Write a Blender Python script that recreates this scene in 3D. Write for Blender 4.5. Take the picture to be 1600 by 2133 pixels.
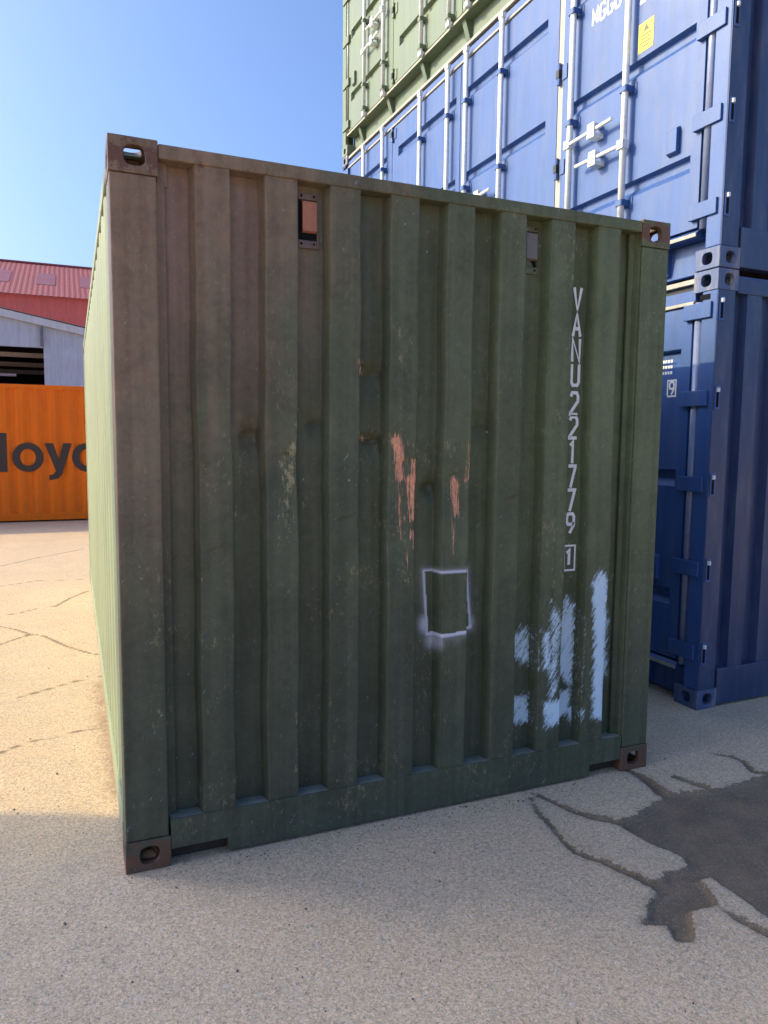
import bpy, bmesh, math, random
import numpy as np
from mathutils import Matrix, Vector, noise as mnoise

random.seed(7)
scene = bpy.context.scene
COL = scene.collection
for o in list(bpy.data.objects):
    bpy.data.objects.remove(o)

# ------------------------------------------------------------------ camera
CAM_POS = Vector((-0.1343, -2.7038, 1.5929))
YAW, PITCH, ROLL, FPX = 0.4012, -0.0966, 0.0096, 1526.14
f_ = Vector((math.sin(YAW) * math.cos(PITCH), math.cos(YAW) * math.cos(PITCH), math.sin(PITCH)))
r_ = Vector((math.cos(YAW), -math.sin(YAW), 0))
u_ = r_.cross(f_)
cr, sr = math.cos(ROLL), math.sin(ROLL)
R_, U_ = cr * r_ + sr * u_, -sr * r_ + cr * u_
cam_data = bpy.data.cameras.new("camera")
cam = bpy.data.objects.new("camera", cam_data)
COL.objects.link(cam)
cam.matrix_world = Matrix(((R_.x, U_.x, -f_.x, CAM_POS.x), (R_.y, U_.y, -f_.y, CAM_POS.y),
                           (R_.z, U_.z, -f_.z, CAM_POS.z), (0, 0, 0, 1)))
cam_data.sensor_fit = 'VERTICAL'
cam_data.sensor_height = 24.0
cam_data.lens = FPX / 2133.0 * 24.0
cam_data.clip_start = 0.05
cam_data.clip_end = 3000
scene.camera = cam

# ------------------------------------------------------------------ sky and sun
SUN_DIR = Vector((-1.0, 0.46, 0.64)).normalized()          # towards the sun
world = bpy.data.worlds.new("World")
scene.world = world
world.use_nodes = True
wn = world.node_tree
bg = wn.nodes["Background"]
sky = wn.nodes.new("ShaderNodeTexSky")
sky.sky_type = 'NISHITA'
sky.sun_disc = False
sky.sun_elevation = math.asin(SUN_DIR.z)
sky.sun_rotation = math.atan2(SUN_DIR.x, SUN_DIR.y)
sky.air_density = 0.8
sky.dust_density = 5.0
sky.ozone_density = 7.5
wn.links.new(sky.outputs[0], bg.inputs[0])
bg.inputs[1].default_value = 0.15
sun_data = bpy.data.lights.new("sun", 'SUN')
sun_data.energy = 2.0
sun_data.angle = math.radians(0.42)
sun_data.color = (1.0, 0.80, 0.38)
sun = bpy.data.objects.new("sun", sun_data)
COL.objects.link(sun)
sun.rotation_euler = SUN_DIR.to_track_quat('Z', 'Y').to_euler()
scene.cycles.max_bounces = 6
scene.cycles.diffuse_bounces = 3
scene.cycles.glossy_bounces = 2
scene.view_settings.view_transform = 'Standard'
scene.view_settings.look = 'None'
scene.view_settings.gamma = 1.0
scene.view_settings.use_curve_mapping = False
scene.view_settings.exposure = 1.22


# ------------------------------------------------------------------ node helpers
class NT:
    def __init__(self, name):
        self.mat = bpy.data.materials.new(name)
        self.mat.use_nodes = True
        self.t = self.mat.node_tree
        self.b = self.t.nodes["Principled BSDF"]
        self._obj = None

    def n(self, kind, **kw):
        nd = self.t.nodes.new(kind)
        for k, v in kw.items():
            setattr(nd, k, v)
        return nd

    def link(self, a, b):
        self.t.links.new(a, b)

    def obj(self):
        if self._obj is None:
            self._obj = self.n("ShaderNodeTexCoord").outputs["Object"]
        return self._obj

    def mapped(self, scale=(1, 1, 1), loc=(0, 0, 0)):
        m = self.n("ShaderNodeMapping")
        m.inputs["Scale"].default_value = scale
        m.inputs["Location"].default_value = loc
        self.link(self.obj(), m.inputs["Vector"])
        return m.outputs[0]

    def noise(self, scale=5.0, detail=4.0, rough=0.55, vec=None, stretch=None, dist=0.0, loc=(0, 0, 0)):
        nd = self.n("ShaderNodeTexNoise")
        nd.inputs["Scale"].default_value = scale
        nd.inputs["Detail"].default_value = detail
        nd.inputs["Roughness"].default_value = rough
        nd.inputs["Distortion"].default_value = dist
        self.link(vec if vec is not None else self.mapped(stretch or (1, 1, 1), loc), nd.inputs["Vector"])
        return nd.outputs["Fac"]

    def math(self, op, a, b=None, c=None, clamp=False):
        nd = self.n("ShaderNodeMath", operation=op, use_clamp=clamp)
        for i, v in enumerate((a, b, c)):
            if v is None:
                continue
            if isinstance(v, (int, float)):
                nd.inputs[i].default_value = v
            else:
                self.link(v, nd.inputs[i])
        return nd.outputs[0]

    def ramp(self, v, a, b, lo=0.0, hi=1.0):
        nd = self.n("ShaderNodeMapRange", interpolation_type='SMOOTHSTEP')
        nd.inputs["From Min"].default_value = a
        nd.inputs["From Max"].default_value = b
        nd.inputs["To Min"].default_value = lo
        nd.inputs["To Max"].default_value = hi
        self.link(v, nd.inputs["Value"])
        return nd.outputs[0]

    def mix(self, fac, a, b, blend='MIX'):
        nd = self.n("ShaderNodeMix", data_type='RGBA', blend_type=blend)
        for sock, v in ((nd.inputs[0], fac), (nd.inputs[6], a), (nd.inputs[7], b)):
            if isinstance(v, (int, float)):
                sock.default_value = v
            elif isinstance(v, tuple):
                sock.default_value = (*v, 1.0)
            else:
                self.link(v, sock)
        return nd.outputs[2]

    def sep(self, v):
        nd = self.n("ShaderNodeSeparateXYZ")
        self.link(v, nd.inputs[0])
        return nd.outputs

    def scalecol(self, col, v):
        """multiply a colour by a scalar socket"""
        c = self.n("ShaderNodeCombineXYZ")
        for i in range(3):
            self.link(v, c.inputs[i])
        return self.mix(1.0, col, c.outputs[0], 'MULTIPLY')

    def bump(self, h, strength=0.2, dist=0.01):
        nd = self.n("ShaderNodeBump")
        nd.inputs["Strength"].default_value = strength
        nd.inputs["Distance"].default_value = dist
        self.link(h, nd.inputs["Height"])
        self.link(nd.outputs[0], self.b.inputs["Normal"])

    def out(self, col=None, rough=None, metal=None, spec=None):
        for name, v in (("Base Color", col), ("Roughness", rough), ("Metallic", metal), ("Specular IOR Level", spec)):
            if v is None:
                continue
            s = self.b.inputs[name]
            if isinstance(v, (int, float)):
                s.default_value = v
            elif isinstance(v, tuple):
                s.default_value = (*v, 1.0)
            else:
                self.link(v, s)
        return self.mat


RUST = (0.13, 0.045, 0.018)


def paint(name, col, rough=0.45, rust=0.0, streak=0.25, dirt=(0.16, 0.14, 0.11), dirt_amt=0.12, spec=0.5, fade=None):
    """sprayed steel paint: vertical streaks, blotches, dust and specks of rust"""
    t = NT(name)
    st = t.noise(1.0, 2, 0.4, stretch=(17, 17, 0.55))
    bl = t.noise(2.2, 5, 0.6, loc=(3, 1, 2))
    fine = t.noise(60, 2, 0.6)
    v = t.math('ADD', t.ramp(st, 0.25, 0.75, 1 - streak * 0.5, 1 + streak * 0.5), t.ramp(bl, 0.25, 0.75, -streak * 0.35, streak * 0.35))
    v = t.math('ADD', v, t.ramp(fine, 0.2, 0.8, -0.06, 0.06))
    c = t.scalecol(col, v)
    if fade:
        c = t.mix(t.ramp(bl, 0.38, 0.72, 0, 0.6), c, fade)
    d = t.math('MULTIPLY', t.ramp(t.noise(3.5, 6, 0.65, stretch=(3, 3, 0.7), loc=(9, 4, 7)), 0.42, 0.75), dirt_amt * 2)
    c = t.mix(d, c, dirt)
    c = t.mix(t.ramp(t.noise(48, 4, 0.75, stretch=(1, 1, 0.6), loc=(4, 8, 2)), 0.66, 0.74, 0, 0.4), c, dirt)
    if rust > 0:
        big = t.noise(14, 6, 0.7, loc=(1, 7, 3))
        sm = t.noise(70, 4, 0.6, loc=(5, 2, 8))
        m = t.math('ADD', big, t.math('MULTIPLY', sm, 0.5))
        m = t.ramp(m, 1.02 - rust * 0.35, 1.08 - rust * 0.35)
        c = t.mix(m, c, RUST)
    t.bump(t.noise(9, 4, 0.7), 0.09, 0.004)
    return t.out(c, t.ramp(bl, 0.2, 0.8, rough - 0.06, rough + 0.12), spec=spec)


# the foreground container's paint: olive green tinted brown towards its upper left, with the marks stored on the end wall
def green_front(name, rusty=0.0):
    t = NT(name)
    X, Y, Z = t.sep(t.obj())
    warp = t.math('MULTIPLY_ADD', t.noise(2.4, 5, 0.6), 1.2, -0.6)
    st = t.noise(1.0, 2, 0.4, stretch=(26, 26, 0.5))
    st2 = t.noise(1.0, 4, 0.6, stretch=(16, 16, 2.2), loc=(4, 4, 0))
    # brown tint: stronger high up and to the left
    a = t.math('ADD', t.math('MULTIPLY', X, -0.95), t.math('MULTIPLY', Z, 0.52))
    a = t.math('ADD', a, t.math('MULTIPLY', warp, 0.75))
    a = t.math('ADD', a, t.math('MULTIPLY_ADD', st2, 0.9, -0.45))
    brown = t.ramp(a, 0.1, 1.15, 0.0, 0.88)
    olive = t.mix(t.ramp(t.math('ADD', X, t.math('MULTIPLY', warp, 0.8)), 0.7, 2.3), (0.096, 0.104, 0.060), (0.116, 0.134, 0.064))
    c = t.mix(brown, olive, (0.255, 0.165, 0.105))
    # pinkish brown tint on the upper floors of the first pressings
    recess_tint = t.math('MULTIPLY', t.ramp(Y, 0.04, 0.052), t.math('MULTIPLY', t.ramp(t.math('ADD', X, t.math('MULTIPLY', warp, 0.5)), 1.0, 0.35), t.ramp(t.math('ADD', Z, t.math('MULTIPLY', warp, 0.8)), 1.5, 2.1)))
    c = t.mix(t.math('MULTIPLY', recess_tint, 0.5), c, (0.30, 0.20, 0.155))
    # darker green-grey towards the bottom
    low = t.math('ADD', Z, t.math('MULTIPLY', warp, 0.6))
    c = t.mix(t.ramp(low, 1.7, 0.3, 0.0, 0.75), c, (0.068, 0.072, 0.046))
    v = t.math('ADD', t.ramp(st, 0.3, 0.7, 0.88, 1.12), t.ramp(t.noise(34, 5, 0.75), 0.25, 0.75, -0.13, 0.13))
    v = t.math('ADD', v, t.ramp(t.noise(4, 5, 0.65, loc=(2, 2, 2)), 0.25, 0.75, -0.17, 0.17))
    c = t.scalecol(c, v)
    khaki_sp = t.math('ADD', t.noise(55, 4, 0.8, stretch=(1, 1, 0.5), loc=(0, 6, 1)), t.math('MULTIPLY', t.noise(3.0, 3, loc=(6, 6, 1)), 0.5))
    c = t.mix(t.ramp(khaki_sp, 0.86, 0.97, 0, 0.6), c, (0.30, 0.25, 0.13))
    # marks painted or scraped into the sheet
    at = t.n("ShaderNodeAttribute", attribute_name="marks")
    MR, MG, MB = t.sep(at.outputs["Vector"])
    MA = t.n("ShaderNodeAttribute", attribute_name="spray").outputs["Fac"]
    scr = t.noise(1.0, 4, 0.75, stretch=(130, 130, 9))
    scr2 = t.noise(1.0, 4, 0.8, stretch=(95, 95, 60), loc=(1, 5, 3))
    scrk = t.noise(1.0, 4, 0.75, stretch=(60, 60, 30), loc=(1, 1, 3))
    kh = t.ramp(t.math('ADD', MB, t.math('MULTIPLY_ADD', scrk, 1.6, -0.8)), 0.5, 0.75, 0, 0.8)
    c = t.mix(kh, c, (0.38, 0.32, 0.17))
    prim = t.ramp(t.math('ADD', MG, t.math('MULTIPLY_ADD', scr, 1.7, -0.85)), 0.42, 0.62, 0, 1)
    pc = t.mix(t.ramp(scr2, 0.35, 0.65), (0.88, 0.38, 0.22), (0.52, 0.24, 0.14))
    c = t.mix(prim, c, pc)
    mp = t.n("ShaderNodeMapping", vector_type='TEXTURE')
    mp.inputs["Rotation"].default_value = (0, 0.6, 0)
    mp.inputs["Scale"].default_value = (1 / 90, 1 / 90, 1 / 9)
    t.link(t.obj(), mp.inputs["Vector"])
    diag = t.noise(1.0, 4, 0.75, vec=mp.outputs[0])
    wh = t.ramp(t.math('ADD', MR, t.math('ADD', t.math('MULTIPLY_ADD', scr2, 1.2, -0.6), t.math('MULTIPLY_ADD', diag, 2.0, -1.0))), 0.30, 0.88, 0, 0.9)
    c = t.mix(wh, c, (0.66, 0.82, 0.92))
    spray = t.ramp(t.math('ADD', MA, t.math('MULTIPLY_ADD', t.noise(240, 2, 0.7), 0.3, -0.15)), 0.08, 0.95, 0, 0.92)
    c = t.mix(spray, c, (0.66, 0.66, 0.74))
    # rust
    rn = t.math('ADD', t.noise(16, 5, 0.75, loc=(8, 1, 1)), t.math('MULTIPLY', t.noise(75, 3, 0.7), 0.55))
    # rust creeps along the welds at header and sill, runs down from the header and stains the foot
    seam = t.math('MAXIMUM', t.ramp(t.math('ABSOLUTE', t.math('SUBTRACT', Z, 2.545)), 0.05, 0.0, 0, 0.17), t.ramp(t.math('ABSOLUTE', t.math('SUBTRACT', Z, 0.175)), 0.06, 0.0, 0, 0.14))
    seam = t.math('MAXIMUM', seam, t.ramp(Z, 0.15, 0.0, 0, 0.19))
    runs = t.math('MULTIPLY', t.ramp(t.noise(1.0, 3, 0.6, stretch=(42, 42, 0.8), loc=(7, 3, 0)), 0.56, 0.74, 0, 0.16), t.ramp(Z, 1.3, 2.5))
    rn = t.math('ADD', rn, t.math('ADD', seam, runs))
    th = 1.06 - rusty * 0.42
    rm = t.ramp(rn, th, th + 0.09)
    rc = t.mix(t.noise(40, 4, 0.7, loc=(3, 3, 9)), (0.19, 0.085, 0.048), (0.10, 0.062, 0.045))
    c = t.mix(rm, c, rc)
    t.bump(t.math('ADD', t.noise(70, 2, 0.7), t.math('MULTIPLY', t.noise(7, 2), 1.2)), 0.14, 0.005)
    return t.out(c, t.ramp(st2, 0.3, 0.7, 0.48, 0.66), spec=0.32)


def plain(name, col, rough=0.6, metal=0.0, var=0.15, scale=20, spec=0.5, bump=0.05):
    t = NT(name)
    c = t.scalecol(col, t.ramp(t.noise(scale, 5, 0.65), 0.25, 0.75, 1 - var, 1 + var))
    if bump:
        t.bump(t.noise(scale * 4, 3), bump, 0.004)
    return t.out(c, rough, metal, spec)


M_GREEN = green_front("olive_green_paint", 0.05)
M_GREEN_RUST = green_front("rusted_olive_paint", 0.62)
M_CAST = green_front("rusted_casting_steel", 0.66)
M_SIDE = paint("sunlit_green_paint", (0.24, 0.285, 0.175), 0.5, rust=0.05, streak=0.2, fade=(0.27, 0.31, 0.18))  # paler copy of the end's green, with sunlight put into its colour
M_GREEN3 = paint("upper_green_paint", (0.135, 0.18, 0.11), 0.48, rust=0.03, streak=0.15)
M_BLUE_SHADE = paint("shaded_blue_paint", (0.026, 0.046, 0.115), 0.36, rust=0.05, streak=0.14, dirt=(0.25, 0.25, 0.27), dirt_amt=0.10)  # darker copy of the door blue, painting shade onto the end walls
M_BLUE_SUN = paint("sunlit_blue_paint", (0.034, 0.092, 0.28), 0.42, rust=0.07, streak=0.16, dirt=(0.11, 0.14, 0.22), dirt_amt=0.2)  # lighter copy of the same blue, with sunlight put into its colour
M_BLUE_RUST = paint("worn_blue_paint", (0.065, 0.10, 0.21), 0.45, rust=0.45, streak=0.2, dirt=(0.36, 0.31, 0.24), dirt_amt=0.4)
M_GREEN3_RUST = paint("worn_upper_green_paint", (0.17, 0.21, 0.125), 0.5, rust=0.25, streak=0.2)
M_BLUE_SILL = paint("dusty_sill_paint", (0.36, 0.34, 0.29), 0.55, rust=0.12, streak=0.25, dirt=(0.45, 0.40, 0.30), dirt_amt=0.4)
M_GREEN_SILL = paint("dusty_green_sill_paint", (0.34, 0.33, 0.24), 0.55, rust=0.1, streak=0.25, dirt=(0.42, 0.38, 0.28), dirt_amt=0.4)
M_ORANGE = paint("orange_paint", (0.95, 0.19, 0.004), 0.42, rust=0.03, streak=0.12, dirt=(0.55, 0.20, 0.05), dirt_amt=0.12, spec=0.25)
M_RED_BROWN = paint("red_brown_paint", (0.16, 0.05, 0.035), 0.55, rust=0.1)
M_GALV = plain("galvanised_steel", (0.74, 0.75, 0.74), 0.4, 0.0, 0.12, 30)
M_RUBBER = plain("black_rubber", (0.018, 0.018, 0.02), 0.6, 0, 0.2, 30)
M_DARK = plain("dark_shade_paint", (0.012, 0.012, 0.014), 0.9, 0, 0.1, 10, 0.1)  # near-black that paints the shade inside slots and vents
M_YELLOW = plain("yellow_vinyl", (0.80, 0.66, 0.03), 0.4, 0, 0.1, 40, bump=0)
M_INK = plain("dark_print", (0.10, 0.085, 0.01), 0.5, 0, 0.1, 30, bump=0)
M_LETTER_GREY = plain("grey_brown_lettering", (0.055, 0.038, 0.032), 0.5, 0, 0.15, 12, bump=0)


def letter_white():
    t = NT("worn_white_lettering")
    c = t.mix(t.ramp(t.noise(120, 5, 0.7), 0.52, 0.70, 0, 0.45), (0.90, 0.90, 0.86), (0.22, 0.22, 0.17))
    return t.out(c, 0.6)


M_WHITE = letter_white()


# ------------------------------------------------------------------ mesh builder
class MB:
    def __init__(self):
        self.v, self.f = [], []

    def add(self, verts, faces):
        b = len(self.v)
        self.v += [tuple(p) for p in verts]
        self.f += [tuple(b + i for i in q) for q in faces]
        return self

    def box(self, x0, x1, y0, y1, z0, z1):
        return self.add([(x0, y0, z0), (x1, y0, z0), (x1, y1, z0), (x0, y1, z0), (x0, y0, z1), (x1, y0, z1), (x1, y1, z1), (x0, y1, z1)],
                        [(0, 3, 2, 1), (4, 5, 6, 7), (0, 1, 5, 4), (1, 2, 6, 5), (2, 3, 7, 6), (3, 0, 4, 7)])

    def prism(self, pts, axis, a, b):
        """extrude polygon (2-D points) along axis from a to b. axis x: pts=(y,z); y: (x,z); z: (x,y)"""
        n = len(pts)

        def P(u, w, t):
            return {'x': (t, u, w), 'y': (u, t, w), 'z': (u, w, t)}[axis]
        vs = [P(u, w, a) for u, w in pts] + [P(u, w, b) for u, w in pts]
        fs = [tuple(range(n))[::-1], tuple(range(n, 2 * n))] + [(i, (i + 1) % n, n + (i + 1) % n, n + i) for i in range(n)]
        return self.add(vs, fs)

    def cyl(self, p0, p1, r, n=12):
        p0, p1 = Vector(p0), Vector(p1)
        d = (p1 - p0).normalized()
        a = d.orthogonal().normalized()
        b = d.cross(a)
        vs = []
        for p in (p0, p1):
            for i in range(n):
                t = 2 * math.pi * i / n
                vs.append(p + a * (r * math.cos(t)) + b * (r * math.sin(t)))
        fs = [tuple(range(n))[::-1], tuple(range(n, 2 * n))] + [(i, (i + 1) % n, n + (i + 1) % n, n + i) for i in range(n)]
        return self.add(vs, fs)

    def build(self, name, mat, parent=None, bevel=0.0, smooth=False, seg=2, recalc=True):
        me = bpy.data.meshes.new(name)
        me.from_pydata(self.v, [], self.f)
        if recalc:
            bm = bmesh.new()
            bm.from_mesh(me)
            bmesh.ops.recalc_face_normals(bm, faces=bm.faces)
            bm.to_mesh(me)
            bm.free()
        me.materials.append(mat)
        o = bpy.data.objects.new(name, me)
        COL.objects.link(o)
        if parent:
            o.parent = parent
        if smooth:
            me.shade_smooth()
        if bevel:
            m = o.modifiers.new("bevel", 'BEVEL')
            m.width = bevel
            m.segments = seg
            m.limit_method = 'ANGLE'
            m.angle_limit = math.radians(40)
            m.harden_normals = False
        return o


def empty(name, loc, rz=0.0, label=None, cat=None, group=None):
    o = bpy.data.objects.new(name, None)
    o.empty_display_size = 0.3
    COL.objects.link(o)
    o.location = loc
    o.rotation_euler = (0, 0, rz)
    tag(o, label, cat, group)
    return o


def tag(o, label=None, cat=None, group=None, kind=None):
    for k, v in (("label", label), ("category", cat), ("group", group), ("kind", kind)):
        if v:
            o[k] = v


# ------------------------------------------------------------------ corner casting with real apertures
CW, CL, CH = 0.162, 0.178, 0.118


def casting(cx, cy, cz, sx, sy, sz, holes="xyz"):
    """hollow corner block; (cx,cy,cz) its outer corner, s* point inwards. holes on the outer faces named"""
    t = 0.028
    size = (CW, CL, CH)
    N = 16
    out = [[None] * 8, [None] * 8]
    verts, faces = [], []

    def vert(p):
        verts.append((cx + sx * p[0], cy + sy * p[1], cz + sz * p[2]))
        return len(verts) - 1
    for lay in (0, 1):
        for i in range(8):
            p = []
            for a in range(3):
                hi = (i >> a) & 1
                p.append((size[a] - t * lay) if hi else t * lay)
            out[lay][i] = vert(p)
    for a in range(3):
        u, w = [(1, 2), (0, 2), (0, 1)][a]
        for hi in (0, 1):
            idx = []
            for (bu, bw) in ((0, 0), (1, 0), (1, 1), (0, 1)):
                idx.append((hi << a) | (bu << u) | (bw << w))
            if hi == 0 and "xyz"[a] in holes:
                rings = []
                hu = 0.062 if a == 2 else 0.036
                hw = 0.032 if a == 2 else 0.034
                if a == 2:
                    hu, hw = 0.034, 0.060
                cu, cw = size[u] * (0.53 if a == 1 else 0.5), size[w] * 0.5
                for lay in (0, 1):
                    ring = []
                    for k in range(N):
                        th = 2 * math.pi * (k + 0.5) / N + math.pi * 1.25 - math.pi / N
                        c, s = math.cos(th), math.sin(th)
                        e = 0.72
                        p = [0, 0, 0]
                        p[a] = t * lay
                        p[u] = cu + hu * math.copysign(abs(c) ** e, c)
                        p[w] = cw + hw * math.copysign(abs(s) ** e, s)
                        ring.append(vert(p))
                    rings.append(ring)
                q = N // 4
                for lay in (0, 1):
                    for k in range(4):
                        seg = [rings[lay][(k * q + j) % N] for j in range(q + 1)]
                        faces.append([out[lay][idx[k]], out[lay][idx[(k + 1) % 4]]] + seg[::-1])
                for k in range(N):
                    faces.append([rings[0][k], rings[0][(k + 1) % N], rings[1][(k + 1) % N], rings[1][k]])
            else:
                for lay in (0, 1):
                    faces.append([out[lay][i] for i in idx])
    mb = MB()
    mb.add(verts, faces)
    return mb


def castings(root, L, W, H, mat, holes="xyz", bev=0.007):
    for (cx, sx) in ((0, 1), (W, -1)):
        for (cy, sy) in ((0, 1), (L, -1)):
            for (cz, sz) in ((0, 1), (H, -1)):
                casting(cx, cy, cz, sx, sy, sz, holes).build("corner_casting", mat, root, bevel=bev)


def corrugation(u0, u1, start, pitch, proud, slope_in, slope_out, depth):
    """list of (u, d): d=0 proud, d=depth recessed; first proud panel begins at start"""
    pts = [(u0, depth)]
    x = start
    while x < u1 - 0.02:
        if x - slope_out > pts[-1][0] + 1e-4:
            pts.append((x - slope_out, depth))
        pts.append((x, 0.0))
        pe = min(x + proud, u1)
        pts.append((pe, 0.0))
        if pe + slope_in < u1:
            pts.append((pe + slope_in, depth))
        x += pitch
    if pts[-1][0] < u1 - 1e-4:
        pts.append((u1, pts[-1][1]))
    return pts


def sheet(pts, z0, z1, fn):
    mb = MB()
    n = len(pts)
    vs = [fn(u, d, z0) for u, d in pts] + [fn(u, d, z1) for u, d in pts]
    mb.add(vs, [(i, i + 1, n + i + 1, n + i) for i in range(n - 1)])
    return mb


# ------------------------------------------------------------------ lettering drawn with mitred strokes
GLYPH = {
    'V': [[(0, 1), (.5, 0), (1, 1)]], 'A': [[(0, 0), (.5, 1), (1, 0)], [(.25, .33), (.75, .33)]],
    'N': [[(0, 0), (0, 1), (1, 0), (1, 1)]], 'U': [[(0, 1), (0, .15), (.18, 0), (.82, 0), (1, .15), (1, 1)]],
    'M': [[(0, 0), (0, 1), (.5, .35), (1, 1), (1, 0)]],
    'G': [[(1, .8), (.82, 1), (.18, 1), (0, .85), (0, .15), (.18, 0), (.82, 0), (1, .15), (1, .45), (.55, .45)]],
    '2': [[(0, .82), (.18, 1), (.82, 1), (1, .84), (1, .62), (0, .06), (0, 0), (1, 0)]],
    '1': [[(.15, .84), (.5, 1), (.5, 0)]], '7': [[(0, 1), (1, 1), (.35, 0)]],
    '9': [[(.94, .58), (.8, .46), (.2, .46), (0, .6), (0, .86), (.2, 1), (.8, 1), (1, .86), (1, .42), (.45, 0)]],
    '#': [[(-.45, -.14), (1.45, -.14), (1.45, 1.14), (-.45, 1.14), (-.45, -.06)]],
}


def stroke(mb, pts, w, fn, depth):
    n = len(pts)
    P = [Vector(p) for p in pts]
    L, R = [], []
    for i in range(n):
        d0 = (P[i] - P[i - 1]).normalized() if i else (P[1] - P[0]).normalized()
        d1 = (P[i + 1] - P[i]).normalized() if i < n - 1 else d0
        n0, n1 = Vector((-d0.y, d0.x)), Vector((-d1.y, d1.x))
        m = (n0 + n1)
        m = m.normalized() if m.length > 1e-6 else n0
        k = 1.0 / max(0.45, m.dot(n0))
        L.append(P[i] + m * (w / 2 * k))
        R.append(P[i] - m * (w / 2 * k))
    vs = [fn(p.x, p.y, depth) for p in L] + [fn(p.x, p.y, depth) for p in R]
    mb.add(vs, [(i, i + 1, n + i + 1, n + i) for i in range(n - 1)])


def glyph(mb, ch, x, z, w, h, sw, fn, d0=0.0):
    for k, pl in enumerate(GLYPH[ch]):
        stroke(mb, [(x + u * w, z + v * h) for u, v in pl], sw, fn, d0 + 0.0003 * k)


# ------------------------------------------------------------------ ground: one sheet to the horizon
MAIN = [(2.31, -0.242), (2.407, -0.264), (2.485, -0.286), (2.562, -0.3), (2.64, -0.305), (2.748, -0.303), (2.836, -0.283), (3.15, -0.33), (3.6, -0.75), (2.6, -1.6), (1.989, -1.243), (1.988, -1.064), (1.997, -0.956), (1.998, -0.863), (1.991, -0.816), (1.939, -0.812), (1.932, -0.857), (1.891, -0.943), (1.861, -0.946), (1.779, -0.937), (1.724, -0.998), (1.666, -1.058), (1.623, -1.048), (1.608, -1.021), (1.642, -0.965), (1.599, -0.943), (1.56, -0.931), (1.611, -0.906), (1.675, -0.845), (1.737, -0.815), (1.755, -0.742), (1.819, -0.757), (1.872, -0.723), (1.919, -0.736), (1.972, -0.728), (1.999, -0.685), (1.985, -0.618), (1.955, -0.561), (1.943, -0.49), (1.931, -0.416), (1.987, -0.351), (2.054, -0.356), (2.165, -0.315), (2.275, -0.279)]
STRIPS = [
    ([(1.746, -0.016), (1.781, -0.081), (1.82, -0.208), (1.864, -0.287), (1.925, -0.341), (1.959, -0.384)], .006, .030),
    ([(1.719, -0.056), (1.676, -0.181), (1.656, -0.305), (1.637, -0.419), (1.635, -0.495), (1.66, -0.543), (1.693, -0.58), (1.715, -0.647), (1.743, -0.704), (1.753, -0.752)], .006, .022),
    ([(2.288, 0.032), (2.329, -0.004), (2.337, -0.074), (2.332, -0.146), (2.31, -0.242)], .008, .035),
    ([(2.877, -0.018), (2.932, -0.072), (2.939, -0.137), (2.89, -0.238), (2.942, -0.278), (3.015, -0.355)], .005, .022),
    ([(2.487, -0.143), (2.513, -0.2), (2.531, -0.252), (2.562, -0.3)], .014, .022),
    ([(1.885, -0.965), (1.887, -1.019), (1.897, -1.064), (1.919, -1.122), (1.951, -1.186)], .004, .026)]
CRACKS = [
    [(-0.778, 4.565), (-0.628, 4.625), (-0.476, 4.773), (-0.329, 4.803), (-0.196, 5.163), (-0.031, 5.452)],
    [(-0.696, 3.538), (-0.573, 3.698), (-0.48, 3.787), (-0.392, 3.691), (-0.22, 3.299), (-0.061, 3.047), (0.016, 2.965)],
    [(-0.745, 4.152), (-0.62, 4.003), (-0.479, 3.755)],
    [(-0.519, 1.349), (-0.453, 1.398), (-0.348, 1.461), (-0.255, 1.465), (-0.122, 1.511), (-0.043, 1.509)],
    [(-0.483, 2.203), (-0.292, 2.317), (-0.156, 2.405), (0.01, 2.446)],
    [(-0.897, 6.04), (-0.534, 6.253), (-0.059, 6.14)], [(-1.009, 7.425), (-0.601, 7.995), (-0.026, 8.621)]]


def seg_dist(px, py, pts, w0=0.0, w1=0.0):
    best = np.full(px.shape, 9.0)
    n = len(pts) - 1
    for i in range(n):
        ax, ay = pts[i]
        bx, by = pts[i + 1]
        dx, dy = bx - ax, by - ay
        L2 = dx * dx + dy * dy + 1e-12
        t = np.clip(((px - ax) * dx + (py - ay) * dy) / L2, 0, 1)
        w = w0 + (w1 - w0) * (i + t) / n
        best = np.minimum(best, np.hypot(px - ax - t * dx, py - ay - t * dy) - w)
    return best


def poly_sd(px, py, poly):
    d = seg_dist(px, py, poly + [poly[0]])
    inside = np.zeros(px.shape, bool)
    j = len(poly) - 1
    for i in range(len(poly)):
        xi, yi = poly[i]
        xj, yj = poly[j]
        c = ((yi > py) != (yj > py)) & (px < (xj - xi) * (py - yi) / (yj - yi + 1e-12) + xi)
        inside ^= c
        j = i
    return np.where(inside, -d, d)


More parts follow.
